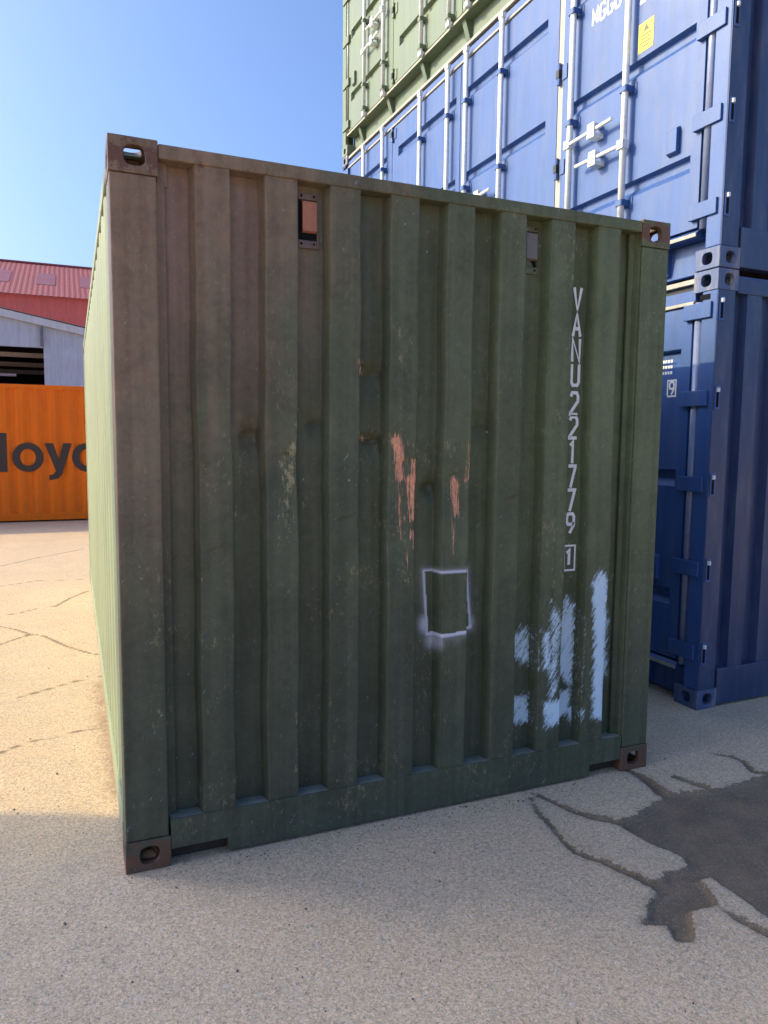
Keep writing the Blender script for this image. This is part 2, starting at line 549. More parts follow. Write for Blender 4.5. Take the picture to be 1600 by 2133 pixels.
def make_ground():
    xs = np.concatenate([[-600, -200, -60, -20, -8, -4, -2.2], np.arange(-1.2, 4.21, 0.012), [5.5, 8, 16, 40, 120, 600]])
    ys = np.concatenate([[-300, -60, -15, -6, -3], np.arange(-2.0, 0.7, 0.012), np.arange(0.7, 9.0, 0.05), [10, 12, 15, 20, 30, 60, 150, 500, 1500]])
    X, Y = np.meshgrid(xs, ys)
    nx, ny = len(xs), len(ys)
    wet = poly_sd(X, Y, MAIN)
    for pts, a, b in STRIPS:
        wet = np.minimum(wet, seg_dist(X, Y, pts, a, b))
    crk = np.full(X.shape, 9.0)
    for c in CRACKS:
        crk = np.minimum(crk, seg_dist(X, Y, c))
    dirt = seg_dist(X, Y, [(-0.02, 2.3), (-0.015, 1.5), (-0.01, 1.2), (0.0, 1.05), (0.0, 0.7)])
    dirt = np.minimum(dirt, seg_dist(X, Y, [(0.0, 0.02), (0.6, 0.03), (1.5, 0.03), (2.4, 0.02)]) + 0.05)  # thin dark line of contact shade and dirt painted along the front
    Zz = -0.016 * np.clip(-wet / 0.016, 0, 1)                         # worn slightly hollow where the surface has broken out
    co = np.stack([X, Y, Zz], -1).reshape(-1, 3)
    me = bpy.data.meshes.new("ground")
    i = np.arange(nx * ny).reshape(ny, nx)
    q = np.stack([i[:-1, :-1], i[:-1, 1:], i[1:, 1:], i[1:, :-1]], -1).reshape(-1, 4)
    me.vertices.add(len(co))
    me.vertices.foreach_set("co", co.astype(np.float32).ravel())
    me.loops.add(q.size)
    me.loops.foreach_set("vertex_index", q.ravel().astype(np.int32))
    me.polygons.add(len(q))
    me.polygons.foreach_set("loop_start", np.arange(0, q.size, 4, dtype=np.int32))
    me.update(calc_edges=True)
    at = me.attributes.new("marks", 'FLOAT_COLOR', 'POINT')
    d = np.stack([np.clip(wet, -1, 1), np.clip(crk, 0, 1), np.clip(dirt, 0, 1), np.ones_like(wet)], -1).reshape(-1)
    at.data.foreach_set("color", d.astype(np.float32))
    o = bpy.data.objects.new("ground", me)
    COL.objects.link(o)
    o["kind"] = "structure"
    t = NT("worn_concrete")
    at = t.n("ShaderNodeAttribute", attribute_name="marks")
    WET, CRK, DIRT_SHADE = t.sep(at.outputs["Vector"])
    grain = t.noise(200, 3, 0.8)
    grain2 = t.noise(55, 4, 0.8, loc=(2, 3, 0))
    blot = t.noise(1.3, 6, 0.6)
    blot2 = t.noise(6, 6, 0.65, loc=(5, 5, 0))
    base = t.mix(t.ramp(blot, 0.3, 0.7), (0.62, 0.445, 0.285), (0.67, 0.48, 0.305))
    base = t.mix(t.ramp(t.noise(2.6, 5, 0.7, loc=(3, 8, 0)), 0.48, 0.66, 0, 0.55), base, (0.54, 0.41, 0.28))
    base = t.mix(t.ramp(t.noise(0.9, 4, 0.6, loc=(1, 2, 0)), 0.5, 0.7, 0, 0.5), base, (0.62, 0.43, 0.275))
    base = t.mix(t.ramp(blot2, 0.45, 0.75, 0, 0.5), base, (0.53, 0.40, 0.27))
    v = t.math('ADD', t.ramp(grain, 0.3, 0.7, 0.68, 1.32), t.ramp(grain2, 0.3, 0.7, -0.15, 0.15))
    c0 = t.scalecol(base, v)
    # pale and dark chips of aggregate
    vo = t.n("ShaderNodeTexVoronoi")
    vo.inputs["Scale"].default_value = 135
    t.link(t.mapped(), vo.inputs["Vector"])
    chip = t.sep(vo.outputs["Color"])
    c = t.scalecol(c0, t.ramp(chip[2], 0.0, 1.0, 0.87, 1.13))
    c = t.mix(t.math('MULTIPLY', t.ramp(chip[0], 0.88, 0.93), 0.40), c, (0.78, 0.68, 0.56))
    c = t.mix(t.math('MULTIPLY', t.ramp(chip[1], 0.90, 0.94), 0.42), c, (0.20, 0.165, 0.135))
    # damp, broken-out patch
    wn1 = t.math('MULTIPLY_ADD', t.noise(19, 6, 0.75, loc=(7, 0, 0)), 0.06, -0.034)
    wn2 = t.math('MULTIPLY_ADD', grain2, 0.036, -0.018)
    wd = t.math('ADD', t.math('ADD', WET, wn1), wn2)
    m = t.ramp(wd, 0.004, -0.006)
    wetc = t.scalecol(t.mix(t.ramp(blot2, 0.3, 0.7), (0.25, 0.170, 0.100), (0.145, 0.105, 0.068)), t.ramp(grain, 0.25, 0.75, 0.55, 1.45))
    wetc = t.mix(t.math('MULTIPLY', t.ramp(chip[0], 0.86, 0.9), 0.35), wetc, (0.30, 0.27, 0.23))
    halo = t.ramp(wd, 0.05, -0.01, 0, 0.25)
    c = t.mix(halo, c, (0.16, 0.14, 0.12))
    c = t.mix(t.math('MULTIPLY', m, 0.93), c, wetc)
    # hairline cracks
    cd = t.math('ADD', CRK, t.math('MULTIPLY_ADD', t.noise(7, 5, 0.7, loc=(1, 0, 4)), 0.030, -0.015))
    cd = t.math('ABSOLUTE', cd)
    cm = t.ramp(cd, 0.024, 0.005, 0, 0.85)
    near = t.ramp(CRK, 0.08, 0.04)
    c = t.mix(t.math('MULTIPLY', cm, near), c, (0.16, 0.12, 0.07))
    # rusty dirt along the container's side, painted contact shade and dirt along its front
    dm = t.ramp(t.math('ADD', DIRT_SHADE, t.math('MULTIPLY_ADD', t.noise(16, 6, 0.75, loc=(0, 9, 0)), 0.30, -0.15)), 0.10, -0.06, 0, 0.55)
    c = t.mix(dm, c, (0.17, 0.085, 0.04))
    h = t.math('ADD', grain, t.math('MULTIPLY', grain2, 1.2))
    t.bump(h, 0.6, 0.005)
    o.data.materials.append(t.out(c, t.ramp(wd, 0.0, -0.10, 0.92, 0.55), spec=0.35))
    return o


make_ground()


def make_gravel():
    """loose grit and chips lying on the yard"""
    rng = random.Random(11)
    m = MB()
    for k in range(420):
        if k < 300:
            x, y = rng.uniform(-0.6, 2.6), rng.uniform(-1.5, 0.9)
        else:
            x, y = rng.uniform(-1.2, -0.03), rng.uniform(0.5, 5.0)
        if 0 < x < 2.44 and y > -0.02:
            x, y = rng.uniform(-0.05, 2.4), rng.uniform(-0.09, -0.012)
        r = rng.uniform(.0015, .0042) * (1.7 if rng.random() < .08 else 1)
        vs = []
        a0 = rng.uniform(0, 6)
        for i in range(6):
            a = a0 + i * math.pi / 3
            q = r * rng.uniform(.7, 1.25)
            vs.append((x + q * math.cos(a), y + q * math.sin(a), -.002))
        for i in range(6):
            vs.append((x + (vs[i][0] - x) * .6, y + (vs[i][1] - y) * .6, r * rng.uniform(.6, 1.1)))
        m.add(vs, [(i, (i + 1) % 6, 6 + (i + 1) % 6, 6 + i) for i in range(6)] + [tuple(range(6, 12))])
    o = m.build("gravel", plain("dark_grit", (0.17, 0.13, 0.10), 0.9, 0, 0.7, 37, 0.2), None, recalc=False)
    tag(o, "loose dark grit scattered over the concrete", "gravel", None, "stuff")


make_gravel()


# ------------------------------------------------------------------ the foreground green container
GW, GH, GL = 2.438, 2.605, 6.058
SPRAY = [(1.233, 1.044), (1.439, 1.042), (1.464, 0.779), (1.249, 0.767)]
BRUSH = [[(1.682, 0.754), (1.713, 0.738), (1.733, 0.771), (1.777, 0.75), (1.789, 0.565), (1.744, 0.579), (1.687, 0.621)],
         [(1.806, 0.747), (1.849, 0.73), (1.858, 0.566), (1.818, 0.566)],
         [(1.851, 0.873), (1.915, 0.793), (1.909, 0.692), (1.901, 0.488), (1.882, 0.417), (1.849, 0.43), (1.849, 0.574), (1.847, 0.788)],
         [(1.925, 0.831), (1.952, 0.813), (1.974, 0.877), (2.022, 0.837), (2.033, 0.46), (2.006, 0.44), (1.96, 0.499), (1.934, 0.599)],
         [(2.072, 0.94), (2.111, 1.01), (2.155, 0.957), (2.16, 0.737), (2.171, 0.272), (2.107, 0.293), (2.096, 0.674)],
         [(2.181, 0.886), (2.22, 0.79), (2.237, 0.459), (2.19, 0.481)],
         [(1.683, 0.421), (1.77, 0.432), (1.78, 0.298), (1.686, 0.303)],
         [(1.821, 0.402), (1.922, 0.416), (2.026, 0.426), (2.015, 0.346), (2.055, 0.329), (2.024, 0.267), (2.001, 0.301), (1.935, 0.299), (1.828, 0.287)]]
BRUSH_W = [0.72, 0.85, 0.64, 0.85, 1.0, 0.75, 0.92, 0.92]
# (polyline, half width, strength) of scrapes down to the primer
SCRAPE = [([(1.075, 1.591), (1.092, 1.444)], .013, .95), ([(1.156, 1.503), (1.171, 1.433)], .012, .75), ([(1.153, 1.434), (1.160, 1.284)], .016, 1.0),
          ([(1.092, 1.434), (1.102, 1.196)], .010, .55), ([(1.123, 1.275), (1.132, 1.044)], .006, .55), ([(1.158, 1.214), (1.164, 1.153)], .011, .7),
          ([(1.341, 1.425), (1.349, 1.293)], .011, 1.0), ([(1.337, 1.289), (1.338, 1.124)], .006, .6), ([(1.416, 1.583), (1.401, 1.431)], .010, .7),
          ([(1.426, 1.675), (1.426, 1.553)], .006, .6), ([(0.921, 1.90), (0.931, 1.863)], .010, .7), ([(0.933, 1.618), (0.96, 1.60)], .006, .7)]
SCUFF = [([(0.912, 2.001), (0.912, 1.417)], .007, .75), ([(0.434, 1.709), (0.522, 1.577)], .005, .7), ([(0.429, 1.352), (0.431, 1.207)], .009, .6),
         ([(1.085, 1.75), (1.09, 1.20)], .007, .6), ([(1.335, 1.50), (1.34, 1.12)], .006, .55), ([(1.425, 1.75), (1.425, 1.42)], .005, .55),
         ([(0.66, 0.45), (0.65, 0.28)], .01, .5), ([(0.925, 2.05), (0.925, 1.55)], .02, .35), ([(1.10, 1.1), (1.13, 1.0)], .02, .5)]
KHAKI = [(0.564, 1.514), (0.624, 1.623), (0.681, 1.825), (0.689, 1.439), (0.642, 1.216), (0.603, 1.12), (0.57, 1.219)]
CHIPS = [(0.869, 1.437), (0.603, 2.435), (0.809, 1.286), (0.899, 1.418), (1.332, 0.865), (1.526, 1.636), (0.7, 1.439), (0.642, 1.282),
         (1.515, 1.158), (1.311, 1.351), (0.66, 0.423), (0.65, 0.305), (1.225, 2.364), (1.414, 2.365)]
PROUD0, PITCHX = 0.287, 0.2505
DEEP = 0.062


def end_profile():
    pts = [(0.192, 1.0), (PROUD0 - 0.018, 1.0)]
    for k in range(8):
        x = PROUD0 + PITCHX * k
        pts += [(x, 0.0), (x + 0.120, 0.0), (x + 0.131, 1.0), (x + PITCHX - 0.017, 1.0)]
    pts[-1] = (2.262, 1.0)
    pts.append((2.28, 0.1))
    return pts


def make_end_wall(root):
    prof = end_profile()
    us, ds = [], []
    for (a, da), (b, db) in zip(prof[:-1], prof[1:]):
        n = max(3, int(round(math.hypot(b - a, (db - da) * DEEP) / 0.0055)))
        for i in range(n):
            t = i / n
            us.append(a + (b - a) * t)
            # pressed corners are rounded, not knife sharp
            if abs(db - da) > 0.5:
                s = t * t * (3 - 2 * t) * 0.6 + t * 0.4
                ds.append(da + (db - da) * s)
            else:
                ds.append(da)
    us.append(prof[-1][0])
    ds.append(prof[-1][1])
    us, ds = np.array(us), np.array(ds)
    zs = np.linspace(0.150, 2.560, 430)
    X, Z = np.meshgrid(us, zs)
    D = np.tile(ds, (len(zs), 1)) * DEEP
    # dents and oil-canning
    D = D + 0.0016 * np.sin(X * 9.1 + 1.3) * np.sin(Z * 3.7 + 0.4) + 0.0011 * np.sin(Z * 8.3 + X * 21.0)

    def dent(cx, cz, rx, rz, a):
        return 2.3 * a * np.exp(-((X - cx) / rx) ** 2 - ((Z - cz) / rz) ** 2)
    D += dent(0.985, 1.868, 0.05, 0.026, 0.007) + dent(0.97, 1.835, 0.05, 0.05, 0.006)
    D += dent(0.985, 1.600, 0.05, 0.022, 0.008) + dent(0.98, 1.570, 0.06, 0.05, 0.007)
    D += dent(0.495, 1.60, 0.05, 0.06, 0.013) + dent(0.74, 1.66, 0.04, 0.05, 0.008) + dent(1.25, 1.40, 0.035, 0.04, 0.010)
    D += dent(1.49, 1.67, 0.04, 0.07, 0.010) + dent(0.62, 1.45, 0.08, 0.25, 0.006) + dent(1.13, 1.35, 0.06, 0.22, 0.007) + dent(1.37, 1.4, 0.05, 0.2, 0.005)
    D += dent(1.72, 1.55, 0.06, 0.25, 0.004) - dent(2.1, 1.2, 0.08, 0.4, 0.003)
    # sharp creases: pushed in below a ledge, easing out further down
    for cx, cz, rx, a, fall in ((0.985, 1.868, .05, .012, .07), (0.985, 1.600, .05, .014, .08), (0.490, 1.63, .045, .012, .10), (0.745, 1.67, .04, .010, .05), (1.245, 1.42, .04, .010, .08),
                                (1.495, 1.665, .045, .012, .09), (0.62, 1.55, .05, .007, .20), (1.115, 1.52, .045, .008, .18), (1.36, 1.47, .045, .007, .16), (0.87, 1.30, .04, .006, .1), (1.62, 1.36, .04, .006, .12), (0.35, 1.2, .04, .006, .15)):
        tt = np.clip((cz - Z + (X - cx) * .25) / .010, 0, 1)
        D += a * np.exp(-((X - cx) / rx) ** 4) * tt * np.exp(-np.maximum(cz - Z, 0) / fall)
    XW = X + (0.0022 * np.sin(Z * 5.3 + X * 4.0) + 0.0015 * np.sin(Z * 11.7 + X * 9.0)) * np.clip((Z - .16) * 4, 0, 1) * np.clip((2.55 - Z) * 4, 0, 1) * np.clip((X - .192) * 20, 0, 1) * np.clip((2.28 - X) * 20, 0, 1)
    co = np.stack([XW, 0.010 + D, Z], -1).reshape(-1, 3)
    nx, nz = len(us), len(zs)
    me = bpy.data.meshes.new("end_wall")
    i = np.arange(nx * nz).reshape(nz, nx)
    q = np.stack([i[:-1, :-1], i[:-1, 1:], i[1:, 1:], i[1:, :-1]], -1).reshape(-1, 4)
    me.vertices.add(len(co))
    me.vertices.foreach_set("co", co.astype(np.float32).ravel())
    me.loops.add(q.size)
    me.loops.foreach_set("vertex_index", q.ravel().astype(np.int32))
    me.polygons.add(len(q))
    me.polygons.foreach_set("loop_start", np.arange(0, q.size, 4, dtype=np.int32))
    me.update(calc_edges=True)
    me.shade_smooth()

    def soft(d, w):
        return np.clip(0.5 - d / (2 * w), 0, 1)
    slope = np.tile(((np.abs(ds - 0.5) < 0.42)).astype(float), (len(zs), 1))
    white = np.zeros_like(X)
    for poly, s in zip(BRUSH, BRUSH_W):
        white = np.maximum(white, soft(poly_sd(X, Z, poly) - 0.004, 0.024) * s)
    white *= (1 - 0.55 * slope)
    for cx, cz in CHIPS:
        white = np.maximum(white, 0.75 * soft(np.hypot((X - cx) * 1.3, Z - cz) - 0.004, 0.004))
    rng = np.random.default_rng(5)
    for _ in range(90):
        cx, cz = rng.uniform(.2, 2.25), rng.uniform(.25, 2.5)
        white = np.maximum(white, rng.uniform(.25, .55) * soft(np.hypot((X - cx) * 1.5, Z - cz) - rng.uniform(.001, .003), 0.004))
    prim = np.zeros_like(X)
    for pts, w, s in SCRAPE:
        prim = np.maximum(prim, soft(seg_dist(X, Z, pts, w * 1.7, w * 1.2), 0.026) * min(1.0, s * 1.15))
    khaki = 0.62 * soft(poly_sd(X, Z, KHAKI), 0.05)
    for pts, w, s in SCUFF:
        khaki = np.maximum(khaki, s * soft(seg_dist(X, Z, pts, w, w), 0.012))
    # stray scratches where loads have rubbed along the wall
    for _ in range(46):
        cx, cz = rng.uniform(.3, 2.2), rng.normal(1.5, .38)
        ln, an = rng.uniform(.03, .16), rng.normal(1.45, .45)
        pts = [(cx, cz), (cx + ln * math.cos(an), cz + ln * math.sin(an))]
        khaki = np.maximum(khaki, rng.uniform(.45, .95) * soft(seg_dist(X, Z, pts) - .001, 0.004))
    # worn arrises of the pressed ribs
    for k in range(8):
        xe = PROUD0 + PITCHX * k + 0.118
        khaki = np.maximum(khaki, (0.30 + 0.22 * np.sin(Z * 4.1 + k * 2.2) * np.sin(Z * 1.7 + k)) * soft(np.abs(X - xe) - 0.002, 0.004))
    sp = np.zeros_like(X)
    loop = SPRAY + [SPRAY[0]]
    for (a, b, w, glow) in ((0, 1, .006, .020), (1, 2, .007, .024), (2, 3, .010, .034), (3, 4, .007, .026)):
        d = seg_dist(X, Z, [loop[a], loop[b]])
        sp = np.maximum(sp, 0.95 * soft(d - w, 0.006))
        dn = np.maximum(d - w, 0)
        sp = np.maximum(sp, 0.36 * np.exp(-(dn / glow) ** 1.2))
    for cx, cz, r, a in ((1.243, 0.81, .042, .8), (1.268, 0.74, .04, .6), (1.458, 0.80, .035, .6), (1.49, 0.93, .035, .20), (1.36, .755, .04, .3)):
        sp = np.maximum(sp, a * np.exp(-((X - cx) ** 2 + ((Z - cz) * .8) ** 2) / r ** 2))
    inside = poly_sd(X, Z, SPRAY)
    sp = sp * np.where(inside < -0.006, 0.12, 1.0)
    at = me.attributes.new("marks", 'FLOAT_COLOR', 'POINT')
    at.data.foreach_set("color", np.stack([white, prim, khaki, np.ones_like(sp)], -1).astype(np.float32).ravel())
    at = me.attributes.new("spray", 'FLOAT', 'POINT')
    at.data.foreach_set("value", sp.astype(np.float32).ravel())
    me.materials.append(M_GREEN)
    o = bpy.data.objects.new("end_wall", me)
    COL.objects.link(o)
    o.parent = root
    return o


def make_vent(root, x, z, rusty):
    """small pressed ventilator cover riveted into a recess: flange, raised hood, dark back plate painted as its shaded opening"""
    y = 0.012 + DEEP
    MF = M_VENTFRAME if rusty else M_GREEN_RUST
    m = MB()
    m.box(x - .036, x + .038, y - .003, y + .004, z - .100, z + .092)
    o = m.build("vent", M_DARK, root)
    for x0, x1, z0, z1 in ((x - .044, x - .0362, z - .104, z + .098), (x + .0382, x + .046, z - .104, z + .098), (x - .036, x + .038, z + .074, z + .098), (x - .036, x + .038, z - .104, z - .074)):
        m = MB()
        m.box(x0, x1, y - .013, y + .003, z0, z1)
        m.build("vent_frame", MF, o, bevel=.003)
    h = MB()
    h.prism([(y - .0035, z + .073), (y - .016, z + .068), (y - .019, z - .040), (y - .0035, z - .046)], 'x', x - .020, x + .037)
    h.build("vent_plate", M_PRIMER if rusty else M_VENT, o, bevel=.002)
    for sx in (-.024, .026):
        for sz in (-.088, .087):
            q = MB()
            q.cyl((x + sx, y - .016, z + sz), (x + sx, y - .012, z + sz), .0045, 8)
            q.build("rivet", M_DARK, o)


M_POCKET = plain('pocket_shade_brown', (0.05, 0.03, 0.022), 0.8)
M_VENTFRAME = paint("rust_stained_frame", (0.17, 0.12, 0.10), 0.6, rust=0.25)
M_VENT = paint("greyed_green_paint", (0.19, 0.18, 0.16), 0.6, rust=0.1)
M_SILLTOP = paint("dusty_green_ledge", (0.24, 0.24, 0.19), 0.7, rust=0.1)
M_PRIMER = paint("orange_primer", (0.50, 0.20, 0.11), 0.6, rust=0.12, streak=0.25, dirt=(0.22, 0.13, 0.10), dirt_amt=0.35)
root = empty("shipping_container", (0, 0, 0), 0, "weathered dark green shipping container standing alone in front, its scraped closed end towards the viewer", "container")
castings(root, GL, GW, GH, M_CAST)
make_end_wall(root)
# front corner posts with an inner return, rear posts plain
for s in (0, 1):
    X = (lambda v: v) if s == 0 else (lambda v: GW - v)
    m = MB()
    m.prism([(X(0.003), 0.004), (X(0.155), 0.004), (X(0.155), 0.046), (X(0.191), 0.052), (X(0.191), 0.068), (X(0.05), 0.068), (X(0.05), 0.16), (X(0.003), 0.16)], 'z', CH + .001, GH - CH - .001)
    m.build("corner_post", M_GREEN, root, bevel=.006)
    m = MB()
    m.box(min(X(.003), X(.155)), max(X(.003), X(.155)), GL - .15, GL - .004, CH + .001, GH - CH - .001)
    m.build("corner_post", M_SIDE, root, bevel=.006)
for x0, x1 in ((.1625, .195), (GW - .195, GW - .1625)):
    for z0, z1 in ((CH + .002, .19), (2.47, 2.556)):
        m = MB()
        m.box(x0, x1, .050, .064, z0, z1)
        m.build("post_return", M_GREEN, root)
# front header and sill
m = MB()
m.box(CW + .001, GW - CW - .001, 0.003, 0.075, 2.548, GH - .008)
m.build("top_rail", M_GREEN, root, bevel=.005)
sill = [(CW + .001, .064), (.200, .064), (.376, .064), (.376, .012), (2.092, .012), (2.092, .064), (GW - CW - .001, .064), (GW - CW - .001, .178), (CW + .001, .178)]
m = MB()
m.prism([sill[0], sill[2], sill[3], sill[4], sill[5], sill[6], sill[7], sill[8]], 'y', .0035, .012)
m.build("bottom_rail", M_GREEN, root, bevel=.002)
m = MB()
m.box(CW + .001, GW - CW - .001, .0122, .12, .150, .1775)
m.build("sill_plate", M_SILLTOP, root)
for x0, x1 in ((.376, .384), (2.084, 2.092)):
    m = MB()
    m.box(x0, x1, .0125, .35, .012, .075)
    m.build("fork_pocket_lip", M_GREEN_RUST, root)
for x0, x1 in ((CW + .01, .37), (2.098, GW - CW - .01)):
    m = MB()
    m.box(x0, x1, .013, .6, .0755, .083)
    m.build("fork_pocket_roof", M_GREEN_RUST, root)
    m = MB()
    m.box(x0 - .008, x1 + .006, .055, .075, .004, .0752)
    m.build("fork_pocket_shade_plate", M_POCKET, root)  # added dark plate that paints the shade inside the pocket opening
m = MB()
m.box(.10, GW - .10, .10, GL - .1, .085, .145)
m.build("floor", M_RED_BROWN, root)
# long sides: pressed sheets between top and bottom side rails
for s in (0, 1):
    pr = corrugation(.15, GL - .15, .20, .278, .072, .068, .068, .036)
    fn = (lambda u, d, z: (.007 + d, u, z)) if s == 0 else (lambda u, d, z: (GW - .007 - d, u, z))
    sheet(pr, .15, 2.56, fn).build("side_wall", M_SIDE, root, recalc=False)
    x0, x1 = (.002, .062) if s == 0 else (GW - .062, GW - .002)
    m = MB()
    m.box(x0, x1, CL + .001, GL - CL - .001, 2.54, GH - .008)
    m.build("top_side_rail", M_SIDE, root, bevel=.004)
    m = MB()
    m.box(x0, x1, CL + .001, GL - CL - .001, .012, .165)
    m.build("bottom_side_rail", M_SIDE, root, bevel=.004)
m = MB()
pr = corrugation(.08, GL - .08, .12, .209, .091, .0135, .0135, .02)
n = len(pr)
m.add([(.06, u, 2.588 - d) for u, d in pr] + [(GW - .06, u, 2.588 - d) for u, d in pr], [(i, i + 1, n + i + 1, n + i) for i in range(n - 1)])
m.build("roof", M_SIDE, root, recalc=False)
m = MB()
m.box(.156, GW - .156, GL - .05, GL - .02, .1, 2.55)
m.build("rear_doors", M_SIDE, root)
make_vent(root, 0.711, 2.425, True)
make_vent(root, 1.713, 2.425, False)
m = MB()
zz = [(2.29, 2.183), (2.178, 2.068), (2.064, 1.955), (1.95, 1.85), (1.822, 1.718), (1.714, 1.611), (1.598, 1.495), (1.489, 1.383), (1.378, 1.274), (1.267, 1.171), (1.095, 1.022)]
fnt = lambda x, z, d: (x, 0.012 + DEEP - 0.0045 - d, z)
for ch, (zt, zb) in zip("VANU2217791", zz):
    glyph(m, ch, 1.9605, zb + .004, .040, zt - zb - .006, .0155, fnt)
glyph(m, '#', 1.966, 1.022 - .008, .032, .09, .009, fnt, .0008)
m.build("container_number", M_WHITE, root, recalc=False)


# ------------------------------------------------------------------ side-opening containers of the stack
SL, SW, SH = 6.058, 2.438, 2.591
MID = SL / 2


def leaf_mesh(s0, s1, z0, z1, grooves, g0, g1):
    """door skin with shallow horizontal grooves pressed into it (real depth, capped ends)"""
    m = MB()
    xf, dep = 0.018, 0.040
    rows = []
    z = z0
    for gz in grooves:
        rows.append((z, gz - .062, 0))
        rows.append((gz - .062, gz + .040, 1))
        z = gz + .040
    rows.append((z, z1, 0))
    for a, b, g in rows:
        if not g:
            m.add([(xf, s0, a), (xf, s1, a), (xf, s1, b), (xf, s0, b)], [(0, 1, 2, 3)])
        else:
            m.add([(xf, s0, a), (xf, g0, a), (xf, g0, b), (xf, s0, b)], [(0, 1, 2, 3)])
            m.add([(xf, g1, a), (xf, s1, a), (xf, s1, b), (xf, g1, b)], [(0, 1, 2, 3)])
            lo, hi = a + .045, b - .012
            xd = xf + dep
            v = [(xf, g0, a), (xf, g1, a), (xf, g1, b), (xf, g0, b), (xd, g0 + .02, lo), (xd, g1 - .02, lo), (xd, g1 - .02, hi), (xd, g0 + .02, hi)]
            m.add(v, [(4, 5, 6, 7), (0, 1, 5, 4), (1, 2, 6, 5), (2, 3, 7, 6), (3, 0, 4, 7)])
    # rim of the leaf
    e = xf + .05
    m.add([(xf, s0, z0), (xf, s1, z0), (xf, s1, z1), (xf, s0, z1), (e, s0, z0), (e, s1, z0), (e, s1, z1), (e, s0, z1)],
          [(0, 4, 5, 1), (1, 5, 6, 2), (2, 6, 7, 3), (3, 7, 4, 0)])
    return m


